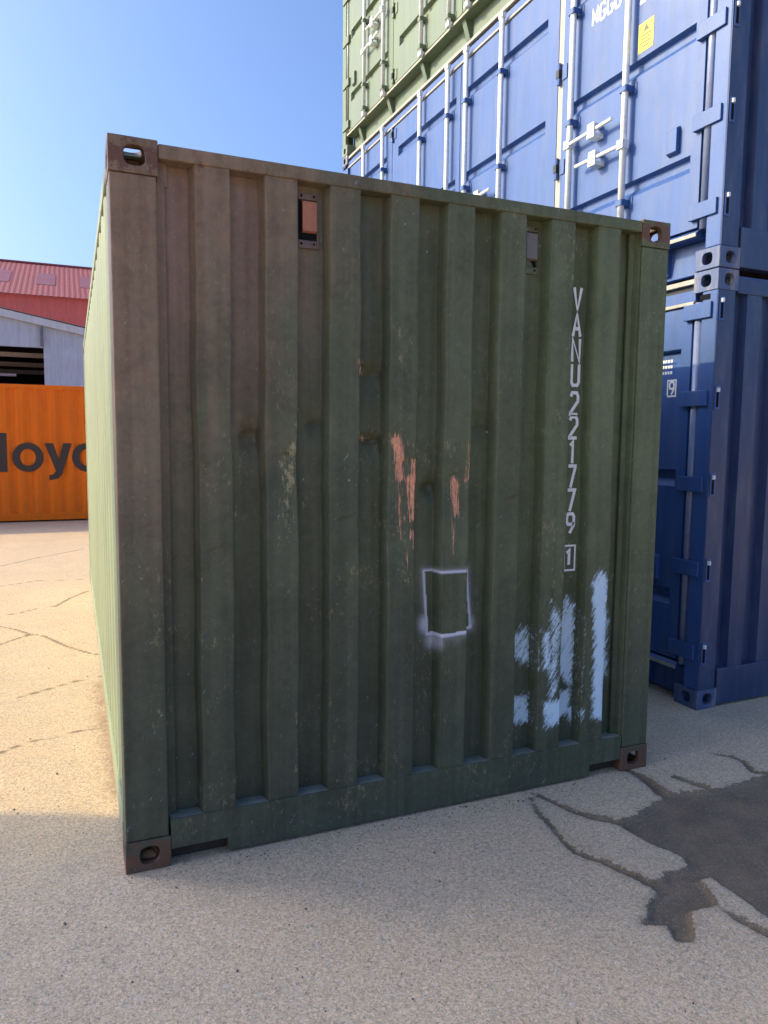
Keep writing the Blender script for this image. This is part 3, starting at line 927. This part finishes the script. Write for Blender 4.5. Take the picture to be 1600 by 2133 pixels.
def side_container(loc, rz, label, M, MR, MS, ME, tier):
    root = empty("shipping_container", loc, rz, label, "container", "side-opening containers stacked on the right")
    castings(root, SL, SW, SH, MR, bev=.006)
    # posts
    for cy in (0, 1):
        Yf = (lambda v: v) if cy == 0 else (lambda v: SL - v)
        m = MB()
        m.prism([(0.003, Yf(.003)), (0.003, Yf(.112)), (.05, Yf(.112)), (.05, Yf(.05)), (.138, Yf(.05)), (.138, Yf(.003))], 'z', CH + .001, SH - CH - .001)
        m.build("corner_post", M, root, bevel=.006)
        m = MB()
        m.box(SW - .15, SW - .003, min(Yf(.003), Yf(.12)), max(Yf(.003), Yf(.12)), CH + .001, SH - CH - .001)
        m.build("corner_post", M, root, bevel=.006)
        if cy == 0:
            m = MB()
            m.box(.0045, .1375, -.0006, .0026, CH + .002, SH - CH - .002)
            m.build("post_shade_skin", ME, root)  # added thin skin carrying the shaded end-wall colour onto the post
        # slots, as dark plates painted for their shade, and lashing rings on the post
        m = MB()
        m.box(-.0005, .02, min(Yf(.055), Yf(.125)), max(Yf(.055), Yf(.125)), 2.425, 2.455)
        m.build("post_slot_shade", M_DARK, root)
        if cy == 0:
            for hz in (.345, .850, 1.355, 1.86, 2.365):
                m = MB()
                m.box(.014, .052, -.0065, .0025, hz - .068, hz + .068)
                o = m.build("hinge_window", M, root, bevel=.002)
                m = MB()
                m.box(.023, .042, -.0075, .0, hz - .055, hz + .030)
                m.build("hinge_slot_shade", M_DARK, o)
                m = MB()
                m.cyl((.032, -.010, hz + .034), (.032, -.010, hz + .056), .011, 10)
                m.build("hinge_pin", M_GALV, o, smooth=False)
    # door opening: rounded weather bar by the posts, dark gasket behind the leaves
    for s in (.150, SL - .150):
        m = MB()
        m.cyl((.030, s, .245), (.030, s, 2.42), .027, 14)
        m.build("weather_bar", M_WBAR[M], root, smooth=True)
    m = MB()
    m.box(.070, .085, .12, SL - .12, .22, 2.44)
    m.build("gasket", M_RUBBER, root)
    # header: lip over the doors, recessed rail, gap under the container above
    m = MB()
    m.box(.006, .10, CL + .001, SL - CL - .001, 2.412, 2.432)
    m.build("header_lip", MS, root, bevel=.003)
    m = MB()
    m.box(.022, .10, CL + .001, SL - CL - .001, 2.4325, 2.50)
    m.build("top_side_rail", M, root, bevel=.004)
    m = MB()
    m.box(.045, .12, CL + .001, SL - CL - .001, 2.501, 2.535)
    m.build("header_channel", M_RUBBER, root)
    m = MB()
    m.box(.018, .10, CL + .001, SL - CL - .001, 2.5355, 2.565)
    m.build("roof_edge", MS, root, bevel=.003)
    # sill: projecting ledge and set-back lower rail with fork pockets
    m = MB()
    m.prism([(.000, .205), (.000, .226), (.022, .246), (.15, .250), (.15, .205)], 'y', CL + .0, SL - CL)
    m.build("sill_ledge", M, root, bevel=.002)
    m = MB()
    m.box(-.004, -.0005, CL + .001, SL - CL - .001, .207, .228)
    m.build("sill_lip", MS, root)
    m = MB()
    m.box(.108, .15, CL + .001, SL - CL - .001, .014, .2045)
    m.build("bottom_side_rail", M, root, bevel=.004)
    for k in range(7):
        s = .5 + k * (SL - 1.0) / 6
        m = MB()
        m.prism([(.03, .2048), (.1075, .2048), (.1075, .04), (.085, .04)], 'y', s - .03, s + .03)
        m.build("sill_bracket", M, root)
    # four folding leaves, two locking bars each
    leaves = [(.192, 1.515), (1.578, MID - .006)]
    leaves += [(SL - b, SL - a) for a, b in leaves[::-1]]
    bars = [(MID - 2.235, MID - 1.675), (MID - .745, MID - .170), (MID + .170, MID + .745), (MID + 1.675, MID + 2.235)]
    grooves = (.655, 1.395, 2.126)
    for k, ((s0, s1), bb) in enumerate(zip(leaves, bars)):
        pad0, pad1 = (.075, .10) if k % 2 == 0 else (.14, .07)
        lm = leaf_mesh(s0, s1, .262, 2.402, grooves, s0 + pad0, s1 - pad1)
        leaf = lm.build("door", M, root, recalc=False)
        for s in bb:
            m = MB()
            m.cyl((-.030, s, .215), (-.030, s, 2.47), .0215, 14)
            m.build("locking_bar", M_GALV, leaf, smooth=True)
            for gz in (.30, .56, 1.27, 2.02):
                m = MB()
                m.box(-.040, .0175, s - .031, s - .0225, gz - .018, gz + .018)
                m.box(-.040, .0175, s + .0225, s + .031, gz - .018, gz + .018)
                m.box(-.0560, -.0522, s - .026, s + .026, gz - .018, gz + .018)
                m.box(-.0520, -.0402, s - .031, s - .0225, gz - .018, gz + .018)
                m.box(-.0520, -.0402, s + .0225, s + .031, gz - .018, gz + .018)
                m.box(.0125, .0178, s - .055, s - .0345, gz - .035, gz + .035)
                m.box(.0125, .0178, s + .0345, s + .055, gz - .035, gz + .035)
                m.build("bar_guide", M, leaf)
            for gz in (.232, 2.455):
                m = MB()
                m.box(-.050, -.012, s - .030, s + .030, gz - .022, gz + .022)
                m.build("cam_lock", M_GALV, leaf, bevel=.004)
        # handles point towards each other at two heights, each in its catch
        for (s, d, hz) in ((bb[0], 1, .925 if k < 2 else 1.115), (bb[1], -1, 1.115 if k < 2 else .925)):
            m = MB()
            m.cyl((-.047, s, hz), (-.047, s + d * .46, hz + .012), .013, 10)
            m.box(-.063, -.010, s - .028, s + .028, hz - .026, hz + .030)
            m.build("handle", M_GALV, leaf, smooth=False)
            m = MB()
            m.box(-.066, .0176, s + d * .27 - .035, s + d * .27 + .035, hz - .045, hz - .020)
            m.box(-.066, -.060, s + d * .27 - .035, s + d * .27 + .035, hz - .0195, hz + .05)
            m.box(-.0595, .0176, s + d * .27 - .02, s + d * .27 + .02, hz + .028, hz + .05)
            m.build("handle_catch", M_GALV, leaf)
        # small ventilators on the outer leaves
        if k in (0, 3):
            s = .395 if k == 0 else SL - .395
            m = MB()
            m.prism([(.0178, .73), (-.012, .745), (-.012, .88), (.0178, .895)], 'y', s - .04, s + .04)
            m.build("vent", M, leaf, bevel=.003)
        # hinges: outer leaves on the posts, and the fold between two leaves
        ho = []
        if k == 0:
            ho.append((.035, .235))
        if k == 3:
            ho.append((SL - .235, SL - .035))
        for a, b in ho:
            for hz in (.345, .850, 1.355, 1.86, 2.365):
                m = MB()
                m.box(-.012, .0025, a, b, hz - .045, hz + .045)
                m.box(.003, .0178, a + .115 if k == 0 else a, b if k == 0 else b - .115, hz - .045, hz + .045)
                m.build("hinge", M, leaf, bevel=.003)
        if k in (0, 2):
            sc = s1 + .0315
            m = MB()
            m.box(.022, .066, s1 + .003, s1 + .060, .265, 2.40)
            m.build("fold_strip", MS if k == 0 else M, leaf)
            for hz in (.345, 1.02, 1.69, 2.33):
                m = MB()
                m.cyl((.006, sc, hz - .075), (.006, sc, hz + .075), .016, 10)
                m.box(.010, .0178, s1 - .05, s1 + .002, hz - .05, hz + .05)
                h = m.build("hinge", M, leaf, smooth=False)
                m = MB()
                m.box(-.0125, .012, sc - .017, sc + .017, hz - .028, hz + .028)
                m.build("hinge_knuckle", M_RUBBER, h)
    # closed end wall facing the viewer, far end, back, roof, floor
    for end in (0, 1):
        pr = corrugation(.139, SW - .151, .250, .2505, .120, .014, .018, .046)
        fn = (lambda u, d, z: (u, .010 + d, z)) if end == 0 else (lambda u, d, z: (u, SL - .010 - d, z))
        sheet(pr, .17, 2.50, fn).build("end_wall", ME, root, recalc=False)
        y0, y1 = (.0035, .07) if end == 0 else (SL - .07, SL - .0035)
        m = MB()
        m.box(CW + .001, SW - CW - .001, y0, y1, .012, .236)
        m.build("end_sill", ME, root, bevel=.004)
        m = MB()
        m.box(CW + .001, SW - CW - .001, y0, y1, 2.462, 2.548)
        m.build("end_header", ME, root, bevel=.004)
    pr = corrugation(.12, SL - .12, .20, .278, .072, .068, .068, .036)
    sheet(pr, .15, 2.55, lambda u, d, z: (SW - .007 - d, u, z)).build("back_wall", M, root, recalc=False)
    m = MB()
    m.box(.05, SW - .01, .05, SL - .05, 2.552, 2.572)
    m.build("roof", M, root)
    m = MB()
    m.box(.13, SW - .05, .08, SL - .08, .09, .14)
    m.build("floor", M_RED_BROWN, root)
    return root


M_WBAR = {M_BLUE_SUN: plain("gloss_blue_bar", (0.20, 0.24, 0.38), 0.22, 0, 0.1, 20, 0.8), M_GREEN3: plain("gloss_green_bar", (0.24, 0.27, 0.19), 0.25, 0, 0.1, 20, 0.7)}
O_STACK = (3.2645, 0.485)
RZ = 0.018
stack = []
for i, (M, MR, MS, ME, lab) in enumerate((
        (M_BLUE_SUN, M_BLUE_RUST, M_BLUE_SILL, M_BLUE_SHADE, "dark blue shipping container on the ground, lowest of the stack on the right"),
        (M_BLUE_SUN, M_BLUE_RUST, M_BLUE_SILL, M_BLUE_SHADE, "blue shipping container with yellow sticker and locking bars, second tier of the stack"),
        (M_GREEN3, M_GREEN3_RUST, M_GREEN_SILL, M_GREEN3, "pale sunlit green shipping container on top of the two blue ones"))):
    stack.append(side_container((O_STACK[0], O_STACK[1], i * (SH + .006)), RZ, lab, M, MR, MS, ME, i))

# lettering and stickers on the stack
wf = lambda s, z, d: (.0165 - d, s, z)
m = MB()
for i, ch in enumerate("MGGU"):
    s = 1.20 - i * .075
    glyph(m, ch, 0, 0, .048, .10, .017, (lambda s_: (lambda x, z, d: (.0165 - d, s_ - x, 1.865 + z)))(s))
for i, ch in enumerate("221"):
    s = .735 - i * .065
    glyph(m, ch, 0, 0, .042, .10, .015, (lambda s_: (lambda x, z, d: (.0165 - d, s_ - x, 1.775 + z)))(s))
m.build("container_number", M_WHITE, stack[1], recalc=False)
m = MB()
m.box(.0155, .0176, .612, .742, 1.470, 1.645)
st = m.build("warning_sticker", M_YELLOW, stack[1])
m = MB()
m.prism([(.677, 1.630), (.650, 1.588), (.704, 1.588)], 'x', .0145, .0154)
for j, (a, b) in enumerate(((.632, .722), (.64, .715), (.632, .722), (.645, .71))):
    m.box(.0145, .0154, a, b, 1.562 - j * .022, 1.570 - j * .022)
m.build("sticker_print", M_INK, st)
m = MB()
glyph(m, '9', 0, 0, .035, .075, .013, lambda x, z, d: (.0165 - d, .345 - x, 1.895 + z))
glyph(m, '#', 0, 0, .035, .075, .010, lambda x, z, d: (.0160 - d, .345 - x, 1.895 + z))
for j in range(3):
    for i in range(7):
        m.box(.0163, .0172, .33 + i * .022, .345 + i * .022, 2.02 + j * .035, 2.038 + j * .035)
m.build("container_number", M_WHITE, stack[0], recalc=False)


# ------------------------------------------------------------------ orange container across the yard
def closed_container(loc, rz, label, L, M, MR, group=None, text=False):
    """ordinary dry container, long side facing local -y"""
    W = 2.438
    root = empty("shipping_container", loc, rz, label, "container", group)
    for (cx, sx) in ((0, 1), (L, -1)):
        for (cy, sy) in ((0, 1), (W, -1)):
            for (cz, sz) in ((0, 1), (SH, -1)):
                casting(cx, cy, cz, sx, sy, sz).build("corner_casting", MR, root, bevel=.006)
            m = MB()
            m.box(min(cx + sx * .003, cx + sx * .15), max(cx + sx * .003, cx + sx * .15), min(cy + sy * .003, cy + sy * .15), max(cy + sy * .003, cy + sy * .15), CH + .001, SH - CH - .001)
            m.build("corner_post", M, root, bevel=.006)
    pr = corrugation(.15, L - .15, .20, .278, .072, .068, .068, .036)
    sheet(pr, .14, 2.52, lambda u, d, z: (u, .007 + d, z)).build("side_wall", M, root, recalc=False)
    sheet(pr, .14, 2.52, lambda u, d, z: (u, W - .007 - d, z)).build("side_wall", M, root, recalc=False)
    for y0, y1 in ((.003, .065), (W - .065, W - .003)):
        m = MB()
        m.box(CW + .02, L - CW - .02, y0, y1, 2.50, SH - .012)
        m.build("top_side_rail", M, root, bevel=.005)
        m = MB()
        m.box(CW + .02, L - CW - .02, y0, y1, .03, .165)
        m.build("bottom_side_rail", MR, root, bevel=.005)
    pe = corrugation(.139, W - .139, .250, .2505, .120, .014, .018, .046)
    sheet(pe, .14, 2.52, lambda u, d, z: (.010 + d, u, z)).build("end_wall", M, root, recalc=False)
    sheet(pe, .14, 2.52, lambda u, d, z: (L - .010 - d, u, z)).build("end_wall", M, root, recalc=False)
    for x0, x1 in ((.003, .065), (L - .065, L - .003)):
        m = MB()
        m.box(x0, x1, CW + .001, W - CW - .001, 2.50, SH - .012)
        m.box(x0, x1, CW + .001, W - CW - .001, .03, .165)
        m.build("end_rails", M, root, bevel=.005)
    m = MB()
    m.box(.05, L - .05, .05, W - .05, 2.55, 2.572)
    m.build("roof", M, root)
    m = MB()
    m.box(.05, L - .05, .05, W - .05, .09, .13)
    m.build("floor", M_RED_BROWN, root)
    return root


OY = 12.62
OX0 = -8.2
orange = closed_container((OX0, OY, 0), 0.0, "orange shipping container with dark lettering across the yard at left", 12.192, M_ORANGE, M_ORANGE)


def ring(mb, cx, cz, rx, rz, wx, wz, y, n=36, a0=0.0, a1=2 * math.pi):
    vs = []
    for k in range(n + 1):
        t = a0 + (a1 - a0) * k / n
        vs.append((cx + rx * math.cos(t), y, cz + rz * math.sin(t)))
        vs.append((cx + (rx - wx) * math.cos(t), y, cz + (rz - wz) * math.sin(t)))
    mb.add(vs, [(2 * i, 2 * i + 2, 2 * i + 3, 2 * i + 1) for i in range(n)])


# the word on its side: bold rounded letters laid on the ribs' crests
ly = .0045
m = MB()
lx = lambda x: x - OX0
ring(m, lx(-.914), 1.222, .268, .275, .135, .115, ly)                                    # o
m.add([(lx(-.625), ly, 1.49), (lx(-.475), ly, 1.49), (lx(-.36), ly, 1.10), (lx(-.30), ly, 1.10), (lx(-.30), ly, 1.0), (lx(-.44), ly, .965)], [(0, 1, 2, 5), (2, 3, 4, 5)])  # y, left arm
m.add([(lx(-.30), ly - .0006, 1.49 - .0), (lx(-.150), ly - .0006, 1.49), (lx(-.335), ly - .0006, .90), (lx(-.40), ly - .0006, .82), (lx(-.56), ly - .0006, .785), (lx(-.56), ly - .0006, .885),
       (lx(-.485), ly - .0006, .90), (lx(-.445), ly - .0006, .955)], [(0, 1, 2, 7), (2, 3, 6, 7), (3, 4, 5, 6)])   # y, right arm and tail
ring(m, lx(.115), 1.222, .268, .275, .135, .115, ly)                                     # d bowl
m.add([(lx(.27), ly - .0006, .95), (lx(.405), ly - .0006, .95), (lx(.405), ly - .0006, 1.675), (lx(.27), ly - .0006, 1.675)], [(0, 1, 2, 3)])
m.add([(lx(-1.40), ly, .95), (lx(-1.262), ly, .95), (lx(-1.262), ly, 1.675), (lx(-1.40), ly, 1.675)], [(0, 1, 2, 3)])    # l
m.add([(lx(-2.02), ly, .95), (lx(-1.52), ly, .95), (lx(-1.52), ly, 1.07), (lx(-1.875), ly, 1.07), (lx(-1.875), ly, 1.66), (lx(-2.02), ly, 1.66)], [(0, 1, 2, 3), (0, 3, 4, 5)])  # L
m.build("lettering", M_LETTER_GREY, orange, recalc=False)

# ------------------------------------------------------------------ buildings behind the yard
M_GREYSHEET = paint("grey_sheet_cladding", (0.40, 0.54, 0.62), 0.6, streak=0.12, dirt_amt=0.12)
M_TRIM = paint("pale_trim", (0.50, 0.62, 0.66), 0.5, streak=0.1, dirt_amt=0.08)
M_REDSHEET = paint("red_sheet_wall", (0.85, 0.13, 0.09), 0.55, streak=0.15, dirt_amt=0.08)
M_REDROOF = paint("faded_red_roof", (0.32, 0.07, 0.06), 0.6, streak=0.2, dirt=(0.30, 0.15, 0.13), dirt_amt=0.25)
M_ROOFLIGHT = paint("dusty_roof_light", (0.28, 0.065, 0.055), 0.4, streak=0.1)
shed = empty("storage_shed", (0, 22, 0), 0, "grey clad shed with a dark opening and sloping roof edge behind the orange container", "building")
# gable wall panels around the opening: verge falls to the right
vz = lambda x: 4.975 - 0.186 * (x - 0.0)
xl, xr = -13.0, 7.0
m = MB()
m.prism([(xl, 0.0), (xr, 0.0), (xr, vz(xr)), (-0.86, vz(-0.86)), (-0.86, 3.17), (xl, 3.17)], 'y', 0, .12)
m.build("wall", M_GREYSHEET, shed)
m = MB()
m.prism([(xl, 4.29), (-0.866, 4.29), (-0.866, vz(-0.866)), (-9, vz(-9)), (xl, vz(-9) - .75)], 'y', .004, .12)
m.build("wall", M_GREYSHEET, shed)
for xj in np.arange(-0.86 + 0.9, 6.5, 0.9):
    m = MB()
    m.box(xj - .012, xj + .012, -.012, .0, 2.4, vz(xj) - .2)
    m.build("cladding_joint", M_TRIM, shed)
m = MB()
m.prism([(-9, vz(-9) + .02), (xr + .3, vz(xr + .3) + .02), (xr + .3, vz(xr + .3) - .20), (-9, vz(-9) - .20)], 'y', -.12, -.01)
m.build("verge_trim", M_TRIM, shed, bevel=.01)
m = MB()
m.add([(-9, -.15, vz(-9) + .05), (xr + .4, -.15, vz(xr + .4) + .05), (xr + .4, 7, vz(xr + .4) + .05), (-9, 7, vz(-9) + .05),
       (-17, -.15, vz(-9) - 1.4), (-17, 7, vz(-9) - 1.4)], [(0, 1, 2, 3), (4, 0, 3, 5)])
m.build("roof", M_TRIM, shed, recalc=False)
m = MB()
m.cyl((-.90, -.07, 4.90), (-.90, -.07, 4.32), .045, 12)
m.build("downpipe", plain("dark_grey_pipe", (0.14, 0.16, 0.18), 0.5), shed)
m = MB()
m.box(xl, -.40, .16, 6.9, 0.05, .1)
m.box(-.46, -.40, .16, 6.9, .1, 4.5)
m.box(xl, -.47, 6.8, 6.9, .1, 4.5)
m.box(xl, -.47, .2, 6.79, 4.45, 4.5)
m.build("interior", plain("dark_shed_interior", (0.03, 0.03, 0.032), 0.9), shed)
for k, (y0, zt) in enumerate(((1.2, 4.24), (3.0, 4.1), (4.8, 4.0))):
    m = MB()
    m.box(xl, -.5, y0, y0 + .12, zt - .14, zt)
    m.build("roof_beam", M_GREYSHEET, shed)
m = MB()
m.box(-2.6, -1.72, 1.5, 1.56, 3.52, 3.60)
m.build("light_batten", plain("white_batten", (0.75, 0.75, 0.75), 0.4), shed)
m = MB()
m.box(xr - .12, xr, .121, 7, 0, vz(xr) - .02)
m.box(xl, xl + .12, .121, 7, 0, 4.2)
m.build("side_wall", M_GREYSHEET, shed)

red = empty("warehouse", (0, 30, 0), 0, "red corrugated warehouse with faded roof rising behind the grey shed", "building")
pitch = 0.20
pr = corrugation(-24, 20, -23.95, pitch, .07, .035, .035, .009)
sheet(pr, 0, 7.20, lambda u, d, z: (u, d, z)).build("wall", M_REDSHEET, red, recalc=False)
n = len(pr)
m = MB()
m.add([(u, -.25, 7.17 - d) for u, d in pr] + [(u, 6.0, 9.66 - d) for u, d in pr], [(i, i + 1, n + i + 1, n + i) for i in range(n - 1)])
m.build("roof", M_REDROOF, red, recalc=False)
m = MB()
m.add([(-24, 6.0, 9.66), (20, 6.0, 9.66), (20, 12.2, 7.1), (-24, 12.2, 7.1)], [(0, 1, 2, 3)])
m.build("roof", M_REDROOF, red, recalc=False)
m = MB()
m.box(-24, 20, 5.9, 6.12, 9.64, 9.72)
m.build("ridge_cap", M_REDROOF, red, bevel=.01)
m = MB()
m.box(-24, 20, 12.0, 12.1, 0, 7.1)
m.prism([(0.05, 0), (12, 0), (12, 7.1), (6, 9.6), (0.05, 7.1)], 'x', 19.9, 20.0)
m.prism([(0.05, 0), (12, 0), (12, 7.1), (6, 9.6), (0.05, 7.1)], 'x', -24.0, -23.9)
m.build("rear_walls", M_REDSHEET, red)
for x0 in (-1.36, 0.35, -3.1, -4.9, 2.1):
    m = MB()
    sl = (9.66 - 7.17) / 6.25
    a, b = 1.7, 3.9
    zz0, zz1 = 7.17 + sl * (a + .25), 7.17 + sl * (b + .25)
    m.add([(x0, a, zz0 + .012), (x0 + .75, a, zz0 + .012), (x0 + .75, b, zz1 + .012), (x0, b, zz1 + .012),
           (x0, a, zz0 - .05), (x0 + .75, a, zz0 - .05), (x0 + .75, b, zz1 - .05), (x0, b, zz1 - .05)],
          [(0, 1, 2, 3), (0, 4, 5, 1), (1, 5, 6, 2), (2, 6, 7, 3), (3, 7, 4, 0)])
    m.build("roof_light", M_ROOFLIGHT, red)

# ------------------------------------------------------------------ unseen stack added far left, end-on to the sun, to shade the foreground
hd = Vector((1.0, -0.46, 0)).normalized()                      # horizontal way the light travels
side = Vector((-hd.y, hd.x, 0))
edge = Vector((-0.126, 0.524, 0))                              # a point on the edge of its shadow
corner = edge - hd * 7.2 - hd * 6.058 - side * 2.438           # container origin: its far, right-hand corner
names = ("red-brown shipping container on the ground, lowest of the unseen stack added to shade the foreground",
         "red-brown shipping container in the middle of the unseen stack added to shade the foreground",
         "red-brown shipping container on top of the unseen stack added to shade the foreground")
for i in range(3):
    closed_container((corner.x, corner.y, i * (SH + .004)), math.atan2(hd.y, hd.x), names[i], 6.058, M_RED_BROWN, M_RED_BROWN, "unseen stack added to shade the foreground")
